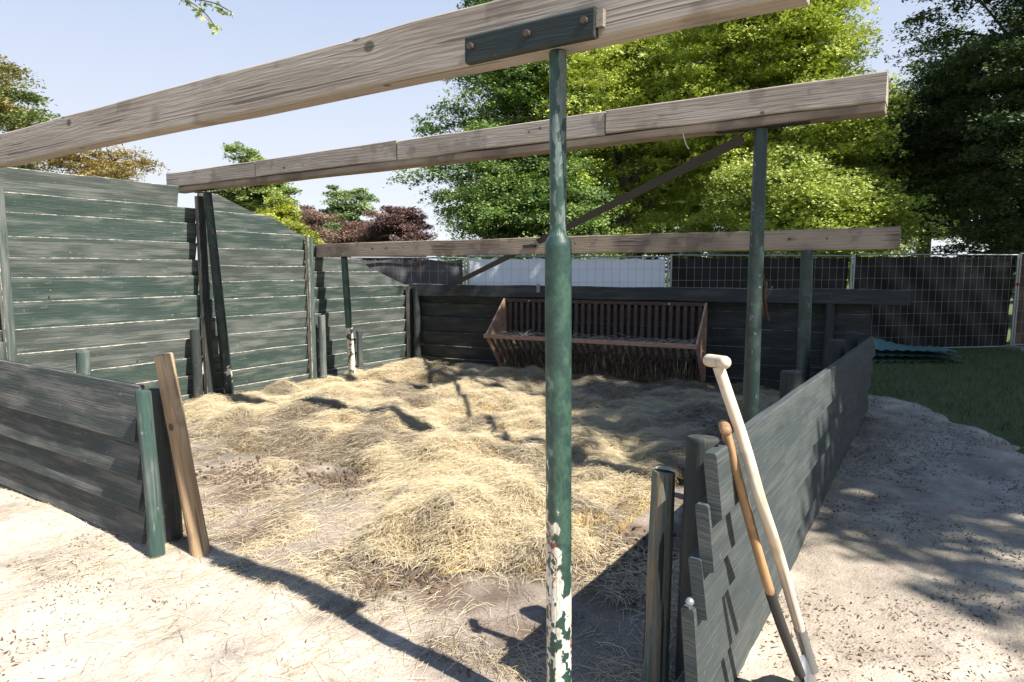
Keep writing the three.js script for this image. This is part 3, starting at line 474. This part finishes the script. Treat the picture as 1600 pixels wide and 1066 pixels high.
// ---------------------------------------------------------------- hay rack on the back wall
{
  const A = V(-5.46, 8.22), C = V(-2.50, 8.575), dir = C.clone().sub(A), L = dir.length(), rot = Math.atan2(-dir.z, dir.x);
  const o = thing('hay_rack', 'rusty slatted hay rack standing against the back wall', 'rack', A.toArray(), rot);
  const yT = 1.20, yF = 0.70, zF = 0.62, yB = 0.16, zB = 0.10;
  mesh('top_rail', board(0.05, L, yT - 0.05, yT, 0, 0, 0.05, 170, { wave: 0.001 }), rust, o);
  mesh('front_rail', board(-0.02, L - 0.02, yF - 0.045, yF + 0.012, zF - 0.02, zF - 0.02, 0.05, 171, { wave: 0.001 }), rustPale, o);
  mesh('bottom_rail', board(0.05, L, yB - 0.03, yB + 0.02, zB, zB, 0.05, 172, { wave: 0.001 }), rust, o);
  const n = 30, sl = Math.hypot(yF - yB, zF - zB), slat = boxG(0.048, yT - 0.04 - yB, 0.012, 0, (yT - 0.04 + yB) / 2, 0), fs = boxG(0.04, sl, 0.014, 0, 0, 0);
  for (let i = 0; i < n; i++) { const x = 0.10 + (L - 0.2) * i / (n - 1); const b = mesh('back_slat', slat, rust, o); b.position.set(x, 0, 0.03); const f = mesh('front_slat', fs, rust, o); f.position.set(x - 0.02, (yF + yB) / 2 - 0.02, (zF + zB) / 2); f.rotation.x = Math.atan2(zF - zB, yF - yB); }
  for (const x of [0.0, L - 0.035]) { const s = new THREE.Shape(); s.moveTo(0.0, yT); s.lineTo(0.05, yT); s.lineTo(zF, yF + 0.015); s.lineTo(zF, yF - 0.03); s.lineTo(zB + 0.03, yB - 0.05); s.lineTo(0, yB - 0.05); const g = new THREE.ExtrudeGeometry(s, { depth: 0.02, bevelEnabled: true, bevelSize: 0.003, bevelThickness: 0.003, bevelSegments: 1 }); g.rotateY(-Math.PI / 2); g.translate(0.02, 0, 0); const p = mesh('end_panel', g, rustPale, o); p.position.x = x; }
  for (const x of [0.42, L - 0.5]) { const bt = mesh('bolt', new THREE.CylinderGeometry(0.014, 0.014, 0.012, 6), galv, o); bt.rotation.x = Math.PI / 2; bt.position.set(x, yT - 0.025, 0.056); }
  // hay left in it, hanging through the slats
  const R = rng(171), hl = []; const ro = new THREE.Matrix4().makeRotationY(rot).setPosition(A), v = new THREE.Vector3();
  for (let i = 0; i < 3600; i++) { const t = R(), hang = R() < 0.4; const x = 0.06 + R() * (L - 0.12), y = hang ? yB + (yF - yB) * R() * R() : yF - 0.22 + R() * 0.24, zc = zB + (zF - zB) * ((y - yB) / (yF - yB)); v.set(x, y, hang ? zc + (R() - 0.3) * 0.05 : 0.08 + R() * Math.max(0.05, zc - 0.1)).applyMatrix4(ro); const c = strawCols[Math.floor(R() * 6)]; hl.push({ x: v.x, y: v.y, z: v.z, ry: R() * 6.28, rz: hang ? 0.9 + R() * 1.3 : (R() - 0.5), s: 0.4 + R() * R() * 1.4, c: c.map(q => q * 0.7) }); }
  tag(scatter('rack_hay', stalkGeo(0.2, 0.004, 0.05, 21), strawMat, hl), 'leftover hay lying in the rusty rack and hanging through its slats', null, null, 'stuff');
}

// ---------------------------------------------------------------- construction fence
{
  const sheetMat = (c, rough) => new THREE.MeshPhysicalMaterial({ color: new THREE.Color().setRGB(...c), roughness: rough, specularIntensity: 0.45, side: THREE.DoubleSide });
  const covers = [sheetMat([0.085, 0.08, 0.08], 0.7), sheetMat([0.85, 0.87, 0.89], 0.6), sheetMat([0.009, 0.009, 0.010], 0.42), sheetMat([0.009, 0.009, 0.010], 0.40), sheetMat([0.10, 0.07, 0.05], 0.7)];
  const names = ['construction fence panel with a grey sheet, partly behind the tall wall', 'construction fence panel with a white sheet behind the hay rack', 'construction fence panel with a black sheet right of the white sheet', 'construction fence panel with a black sheet standing free by the lawn', 'construction fence panel at the right edge of the picture'];
  const P0 = new THREE.Vector3(10.5, -0.03, -13.6), D = new THREE.Vector3(-3.76, -0.03, 0.635);
  const len = Math.hypot(D.x, D.z) - 0.06, hgt = 2.0;
  const frameG = mergeGeometries([cylG(0.021, hgt, 'y', 0, hgt / 2, 0), cylG(0.021, hgt, 'y', len, hgt / 2, 0), cylG(0.016, len, 'x', len / 2, hgt - 0.016, 0), cylG(0.016, len, 'x', len / 2, 0.09, 0)]);
  const ws = []; for (let i = 1; i < 24; i++) ws.push(boxG(0.0034, hgt - 0.12, 0.0034, len * i / 24, hgt / 2 + 0.03, 0)); for (let i = 1; i < 8; i++) ws.push(boxG(len, 0.0036, 0.0036, len / 2, 0.09 + (hgt - 0.1) * i / 8, 0.004));
  const wireG = mergeGeometries(ws);
  for (let k = 0; k < 5; k++) {
    const i = 4 - k;                                         // k=0 leftmost ... 4 right edge
    const a = P0.clone().addScaledVector(D, 4 - k), rot = Math.atan2(D.z, -D.x);
    const o = thing('fence_panel', names[k], 'fence', [a.x, a.y, a.z], rot, 'construction fence panels');
    mesh('frame', frameG, galv, o); mesh('wire_mesh', wireG, galv, o).userData.kind = 'stuff';
    const nu = 60, nv = 30, pos = [], uv = [], idx = []; const R0 = k * 17;
    for (let j = 0; j <= nv; j++) for (let q = 0; q <= nu; q++) { const u = q / nu, v = j / nv, sag = 0.03 * Math.abs(Math.sin(u * Math.PI * 6)); const z = -0.03 - 0.06 * fbm(u * 3 + R0, v * 2, 320 + k, 2) - 0.02 * Math.sin((u * 3 + v * 1.5) * 9 + R0) * fbm(u * 3, v * 2 + R0, 326, 2); pos.push(0.03 + u * (len - 0.06), 0.06 + v * (hgt - 0.1) - sag * v, z); uv.push(u, v); }
    for (let j = 0; j < nv; j++) for (let q = 0; q < nu; q++) { const b = j * (nu + 1) + q; idx.push(b, b + 1, b + nu + 1, b + 1, b + nu + 2, b + nu + 1); }
    mesh('cover_sheet', geo(pos, uv, idx), covers[k], o);
    if (k >= 3) { const f = mesh('concrete_foot', boxG(0.24, 0.13, 0.68, len, 0.04, 0), concrete, o); if (k === 3) { const c = mesh('red_clamp', boxG(0.07, 0.05, 0.07, len + 0.02, 1.38, 0.01), mat({ color: new THREE.Color().setRGB(0.4, 0.04, 0.03) }), o); } }
  }
  // loose sheets lying on the grass in front of the fence
  const sm = mat({ color: new THREE.Color().setRGB(0.10, 0.19, 0.17), roughness: 0.45 });
  const labs = ['bent green sheet on top of the pile by the fence', 'middle green sheet of the pile by the fence', 'bottom green sheet flat on the lawn by the fence'];
  for (let s = 0; s < 3; s++) {
    const pos = [], uv = [], idx = [], nu = 60, nv = 8, w = 1.9 - s * 0.05, d = 0.75;
    for (let j = 0; j <= nv; j++) for (let q = 0; q <= nu; q++) { const u = q / nu, v = j / nv; const up = (2 - s) * 0.10 + 0.02 + (s === 0 ? 0.26 * sst(0.8, 0.1, u) * sst(0, 1, v) : 0.08 * (1 - u) * v) + 0.012 * Math.sin(u * Math.PI * 22); pos.push((u - 0.5) * w + s * 0.12, up, (0.5 - v) * d); uv.push(u, v); }
    for (let j = 0; j < nv; j++) for (let q = 0; q < nu; q++) { const b = j * (nu + 1) + q; idx.push(b, b + 1, b + nu + 1, b + 1, b + nu + 2, b + nu + 1); }
    const o = mesh('plastic_sheet', geo(pos, uv, idx), sm, scene); o.position.set(6.95, -0.02, -11.9); o.rotation.y = -0.15 + s * 0.08; tag(o, labs[s], 'sheet', 'loose sheets by the fence');
  }
}

// ---------------------------------------------------------------- trees
const barkMat = texMat(makeTex(256, 256, 0.8, 0.8, (u, v) => { const a = fbm(u * 5, v * 14, 401, 4, 5, 14), b = vn(u * 50, v * 50, 403, 50, 50); return { c: mix3([0.07, 0.06, 0.045], [0.16, 0.14, 0.11], a * 0.8 + b * 0.2), h: a }; }), 0.02, { roughness: 0.95 });
const leafMat = new THREE.MeshPhysicalMaterial({ color: 0xffffff, roughness: 0.75, transmission: 0.4, thickness: 0, side: THREE.DoubleSide });
function sprigGeo(n, size, spread, seed) {        // n folded leaves round a twig
  const R = rng(seed), pos = [], uv = [], idx = [];
  for (let i = 0; i < n; i++) {
    const c = new THREE.Vector3((R() - 0.5) * spread, (R() - 0.5) * spread * 0.45, (R() - 0.5) * spread), e = new THREE.Euler((R() - 0.5) * 1.3, R() * 6.28, (R() - 0.5) * 1.3), s = size * (0.6 + R() * 0.6), b = pos.length / 3;
    for (const [x, y, z] of [[0, 0, -0.6], [0.32, 0.1, 0], [0, 0, 0.6], [-0.32, 0.1, 0]]) { const v = new THREE.Vector3(x, y, z).multiplyScalar(s).applyEuler(e).add(c); pos.push(v.x, v.y, v.z); uv.push(x + 0.5, z + 0.5); }
    idx.push(b, b + 1, b + 2, b, b + 2, b + 3);
  }
  return geo(pos, uv, idx);
}
const sprigs = {}; const sprig = (size, spread, n = 13) => sprigs[[size, spread, n]] ??= sprigGeo(n, size, spread, 7);
// blobs: [x,y,z,rx,ry,rz] relative to the foot
function tree(name, label, foot, blobs, o) {
  const t = thing(name, label, o.cat || 'tree', foot, 0, o.group), R = rng(o.seed), parts = [];
  const top = Math.max(...blobs.map(b => b[1])), lean = o.lean || [0, 0];
  const limb = (a, b, r0, r1) => { const g = new THREE.TubeGeometry(new THREE.CatmullRomCurve3([a, a.clone().lerp(b, 0.4).add(new THREE.Vector3((R() - 0.5) * 0.3, a.distanceTo(b) * 0.06, (R() - 0.5) * 0.3)), b]), 8, 1, 7), p = g.attributes.position, n = g.attributes.normal; for (let i = 0; i < p.count; i++) { const f = Math.floor(i / 8) / 8, r = r0 + (r1 - r0) * f; p.setXYZ(i, p.getX(i) - n.getX(i) * (1 - r), p.getY(i) - n.getY(i) * (1 - r), p.getZ(i) - n.getZ(i) * (1 - r)); } return g; };
  const r0 = o.trunk ?? 0.25; parts.push(limb(new THREE.Vector3(0, -0.1, 0), new THREE.Vector3(lean[0], top, lean[1]), r0, r0 * 0.25));
  blobs.forEach(b => { const y0 = Math.max(top * 0.2, b[1] - b[4] * 0.9), f = y0 / top, tip = new THREE.Vector3(b[0], b[1], b[2]); const from = new THREE.Vector3(lean[0] * f, y0, lean[1] * f); parts.push(limb(from, tip, r0 * 0.4, r0 * 0.1)); for (let i = 0; i < 4; i++) parts.push(limb(tip.clone().lerp(from, 0.3 * R()), tip.clone().add(new THREE.Vector3((R() - 0.5) * b[3] * 1.5, (R() - 0.2) * b[4], (R() - 0.5) * b[5] * 1.5)), r0 * 0.12, r0 * 0.03)); });
  mesh('trunk', mergeGeometries(parts), barkMat, t);
  const list = [], vol = blobs.map(b => b[3] * b[4] * b[5]), tot = vol.reduce((a, b) => a + b, 0);
  blobs.forEach((b, bi) => {
    const n = Math.round(o.n * vol[bi] / tot), cl = Math.max(6, Math.round(n / (o.per ?? 34)));
    for (let k = 0; k < cl; k++) {      // flat sprays of foliage, thicker towards the outside
      let x, y, z, d; do { x = R() * 2 - 1; y = R() * 2 - 1; z = R() * 2 - 1; d = Math.hypot(x, y, z); } while (d > 1 || d < 0.25 || R() > 0.25 + d * 0.75);
      const bump = 0.8 + 0.45 * vn(x * 2.2 + bi * 3, y * 2.2 + z * 2.2, o.seed + 3), cx = b[0] + x * b[3] * bump, cy = b[1] + y * b[4] * bump, cz = b[2] + z * b[5] * bump;
      const sr = (o.spray ?? 0.9) * (0.5 + R()), cc = 0.8 + R() * 0.4, hue = R();
      for (let i = 0; i < (o.per ?? 34); i++) { const a = R() * 6.28, q = Math.sqrt(R()) * sr; list.push({ x: cx + Math.cos(a) * q, y: cy + (R() - 0.5) * sr * 0.4 - q * 0.22, z: cz + Math.sin(a) * q, ry: R() * 6.28, rx: (R() - 0.5) * 0.7, rz: (R() - 0.5) * 0.7, s: 0.7 + R() * 0.6, c: mix3(o.c0, o.c1, Math.min(1, Math.max(0, hue + (R() - 0.5) * 0.5))).map(w => w * cc) }); }
    }
  });
  scatter('crown', sprig(o.leaf ?? 0.105, o.leafSpread ?? 0.40), o.mat || leafMat, list, t).userData.kind = 'stuff';
  return t;
}
// a tuft of blobs filling an ellipsoid, for large irregular crowns
function crown(cx, cy, cz, rx, ry, rz, n, seed) { const R = rng(seed), b = []; for (let i = 0; i < n; i++) { let x, y, z; do { x = R() * 2 - 1; y = R() * 2 - 1; z = R() * 2 - 1; } while (x * x + y * y + z * z > 1); const k = 0.34 + R() * 0.2; b.push([cx + x * rx * 0.78, cy + y * ry * 0.8, cz + z * rz * 0.78, rx * k, ry * k * 0.75, rz * k]); } return b; }
const YG0 = [0.38, 0.46, 0.05], YG1 = [0.58, 0.63, 0.12], MG0 = [0.10, 0.19, 0.03], MG1 = [0.25, 0.36, 0.06], DK0 = [0.05, 0.085, 0.025], DK1 = [0.13, 0.19, 0.045];
// in view, behind the fence
tree('beech_tree', 'deep green broad tree left of the yellow green beeches behind the fence', [0.2, 0, -25], crown(0.3, 6.3, 0, 3.0, 6.0, 3.2, 16, 1), { seed: 501, n: 18000, c0: MG0, c1: MG1, trunk: 0.3 });
tree('beech_tree', 'tall bright yellow green beech behind the foreground steel post', [4.6, 0, -27], crown(0, 8.2, 0, 4.0, 8.0, 3.6, 20, 2), { seed: 502, n: 25000, c0: YG0, c1: YG1, trunk: 0.34 });
tree('beech_tree', 'yellow green beech with airy top in the middle of the trees', [9.3, 0, -25], crown(0, 8.0, 0, 3.6, 7.6, 3.2, 18, 3), { seed: 503, n: 20000, c0: YG0, c1: YG1, trunk: 0.3 });
tree('beech_tree', 'light green layered young beech behind the right steel post', [10.6, 0, -22.5], crown(0, 4.0, 0, 2.6, 3.8, 2.4, 14, 4), { seed: 504, n: 13000, c0: [0.38, 0.47, 0.07], c1: [0.58, 0.64, 0.15], trunk: 0.16 });
tree('beech_tree', 'yellow green beech next to the dark trees behind the beam ends', [13.6, 0, -28], crown(0, 5.8, 0, 3.2, 5.4, 3, 16, 24), { seed: 524, n: 16000, c0: YG0, c1: YG1, trunk: 0.28 });
tree('beech_tree', 'shaded green tree filling the gap behind the yellow green beeches', [6.5, 0, -36], crown(0, 7, 0, 8, 7, 3, 22, 5), { seed: 505, n: 14000, c0: MG0, c1: MG1, trunk: 0.35, leaf: 0.18 });
tree('dark_tree', 'large dark tree filling the right edge of the picture', [17.6, 0, -20], crown(-0.2, 8.0, 0, 4.2, 8.2, 4, 22, 6), { seed: 506, n: 19000, c0: DK0, c1: DK1, trunk: 0.4 });
tree('dark_tree', 'dark tree between the yellow green beech and the right edge', [16.2, 0, -26], crown(0, 5.4, 0, 3.0, 4.8, 3, 14, 7), { seed: 507, n: 11000, c0: DK0, c1: [0.17, 0.24, 0.05], trunk: 0.3 });
tree('dark_tree', 'far dark tree low behind the free standing black fence panel', [24, 0, -32], crown(0, 5, 0, 6, 5.5, 3, 16, 8), { seed: 508, n: 9000, c0: DK0, c1: [0.17, 0.24, 0.05], trunk: 0.3, leaf: 0.18 });
// far trees behind the tall wall
tree('round_tree', 'round pale green tree standing far behind the tall wall', [-17.6, 0, -44], crown(0, 5.6, 0, 2.7, 4.0, 2.6, 12, 9), { seed: 509, n: 6500, c0: [0.22, 0.31, 0.07], c1: [0.38, 0.45, 0.12], trunk: 0.25, leaf: 0.16, spray: 0.6 });
tree('copper_tree', 'purple brown copper tree left of the deep green tree', [-6.0, 0, -36], crown(0, 3.0, 0, 1.8, 2.1, 1.6, 10, 10), { seed: 510, n: 5000, c0: [0.13, 0.065, 0.06], c1: [0.26, 0.15, 0.12], trunk: 0.18, spray: 0.5 });
tree('copper_tree', 'reddish brown copper tree in the middle of the far row', [-9.2, 0, -38], crown(0, 3.3, 0, 2.4, 2.0, 1.6, 10, 11), { seed: 511, n: 5000, c0: [0.22, 0.12, 0.09], c1: [0.38, 0.25, 0.17], trunk: 0.18, spray: 0.5 });
tree('copper_tree', 'brownish tree right under the round pale green tree', [-15.3, 0, -40], crown(0, 4.0, 0, 2.2, 1.8, 1.6, 9, 12), { seed: 512, n: 4500, c0: [0.22, 0.15, 0.09], c1: [0.38, 0.28, 0.16], trunk: 0.18, spray: 0.5 });
tree('copper_tree', 'pale reddish tree between the round green tree and the copper trees', [-10.9, 0, -36], crown(0, 3.1, 0, 1.5, 1.9, 1.4, 9, 25), { seed: 525, n: 4000, c0: [0.24, 0.15, 0.11], c1: [0.42, 0.30, 0.2], trunk: 0.15, spray: 0.5 });
tree('green_shrub', 'bright yellow green bush just over the curved end of the tall wall', [-9.9, 0, -29], crown(0, 3.3, 0, 1.3, 1.4, 1.2, 8, 13), { seed: 513, n: 3600, c0: [0.3, 0.36, 0.03], c1: [0.5, 0.52, 0.07], trunk: 0.1, cat: 'bush', spray: 0.4 });
tree('green_tree', 'light green slender tree above the copper trees', [-12.0, 0, -48], crown(0, 5.2, 0, 2.4, 3.2, 2, 10, 14), { seed: 514, n: 4500, c0: [0.22, 0.32, 0.12], c1: [0.36, 0.44, 0.18], trunk: 0.2, leaf: 0.16, spray: 0.6 });
tree('orange_tree', 'gnarled tree with orange brown young leaves behind the tall wall', [-21.5, 0, -35], crown(0, 7.0, 0, 3.6, 1.9, 2.4, 10, 15), { seed: 515, n: 2600, c0: [0.25, 0.19, 0.05], c1: [0.46, 0.34, 0.08], trunk: 0.3, spray: 0.7, per: 24 });
tree('orange_tree', 'green and orange tree at the left edge of the picture', [-18.2, 0, -23], crown(0, 6.4, 0, 2.3, 3.0, 2.2, 9, 16), { seed: 516, n: 5000, c0: [0.15, 0.22, 0.05], c1: [0.40, 0.32, 0.08], trunk: 0.25, spray: 0.6 });
// trees outside the picture whose shade falls on the yard, and whose twig hangs into it
tree('shade_tree', 'big leafy tree right of the yard shading the back wall', [11.8, 0, -5.4], crown(-2.7, 10.4, -1.9, 5.2, 3.4, 4.6, 20, 17), { seed: 517, n: 11000, c0: MG0, c1: MG1, trunk: 0.35, lean: [-1.6, -0.8], leaf: 0.15 });
tree('shade_tree', 'loose leafy tree right of the path casting dappled shade', [12.6, 0, -1.0], crown(-2.5, 9.2, -0.1, 4.0, 2.8, 3.6, 14, 18), { seed: 518, n: 4400, per: 26, c0: MG0, c1: MG1, trunk: 0.3, leaf: 0.15, spray: 0.7 });
tree('shade_tree', 'tall leafy tree beyond the path shading the lawn', [16.4, 0, -5.0], crown(0, 10.5, 0, 6.0, 4.6, 5.4, 18, 19), { seed: 519, n: 11000, c0: MG0, c1: MG1, trunk: 0.4, leaf: 0.16 });
tree('shade_tree', 'tall leafy tree far right shading the dark trees', [26, 0, -11.5], crown(0, 11.5, 0, 6.0, 5.6, 6, 18, 20), { seed: 520, n: 11000, c0: MG0, c1: MG1, trunk: 0.4, leaf: 0.16 });
{
  const t = thing('overhanging_tree', 'tree left of the yard whose leafy twig hangs into the top of the picture', 'tree', [-12.5, 0, -7.5]);
  const c = (pts, r) => new THREE.TubeGeometry(new THREE.CatmullRomCurve3(pts.map(p => new THREE.Vector3(...p))), 16, r, 6);
  mesh('trunk', mergeGeometries([c([[0, -0.1, 0], [0.2, 4, 0.1], [0.5, 8, 0]], 0.24), c([[0.3, 6, 0], [3.5, 7.0, -0.6], [6.4, 6.0, -1.2], [8.2, 5.17, -1.5]], 0.03), c([[8.2, 5.17, -1.5], [8.45, 5.00, -1.5], [8.62, 4.77, -1.5]], 0.008), c([[8.2, 5.17, -1.5], [8.6, 5.10, -1.5], [8.82, 4.99, -1.5]], 0.008)]), barkMat, t);
  const R = rng(61), list = []; const g0 = YG0, add = (x, y, z, s) => list.push({ x, y, z, ry: R() * 6.28, rx: (R() - 0.5) * 2, rz: (R() - 0.5) * 2, s, c: mix3(MG0, YG1, R()) });
  for (let i = 0; i < 26; i++) { const f = R(); add(8.15 + f * 0.5 + (R() - 0.5) * 0.1, 5.17 - f * 0.42 + (R() - 0.5) * 0.1, -1.5 + (R() - 0.5) * 0.1, 0.55); }
  for (let i = 0; i < 18; i++) { const f = R(); add(8.2 + f * 0.62 + (R() - 0.5) * 0.08, 5.17 - f * 0.18 + (R() - 0.5) * 0.08, -1.5 + (R() - 0.5) * 0.1, 0.55); }
  for (let i = 0; i < 1500; i++) { const a = R() * 6.28, r = Math.sqrt(R()) * 3; add(0.5 + Math.cos(a) * r, 8.2 + (R() - 0.4) * 3, Math.sin(a) * r, 1.2); }
  scatter('crown', sprig(0.12, 0.12, 3), leafMat, list, t).userData.kind = 'stuff';
}

// ---------------------------------------------------------------- render
const renderer = new THREE.WebGLRenderer({ antialias: true });
renderer.setSize(1024, 682);
renderer.toneMapping = THREE.LinearToneMapping;
renderer.toneMappingExposure = EXPOSURE;
renderer.shadowMap.enabled = true;
renderer.render(scene, camera);
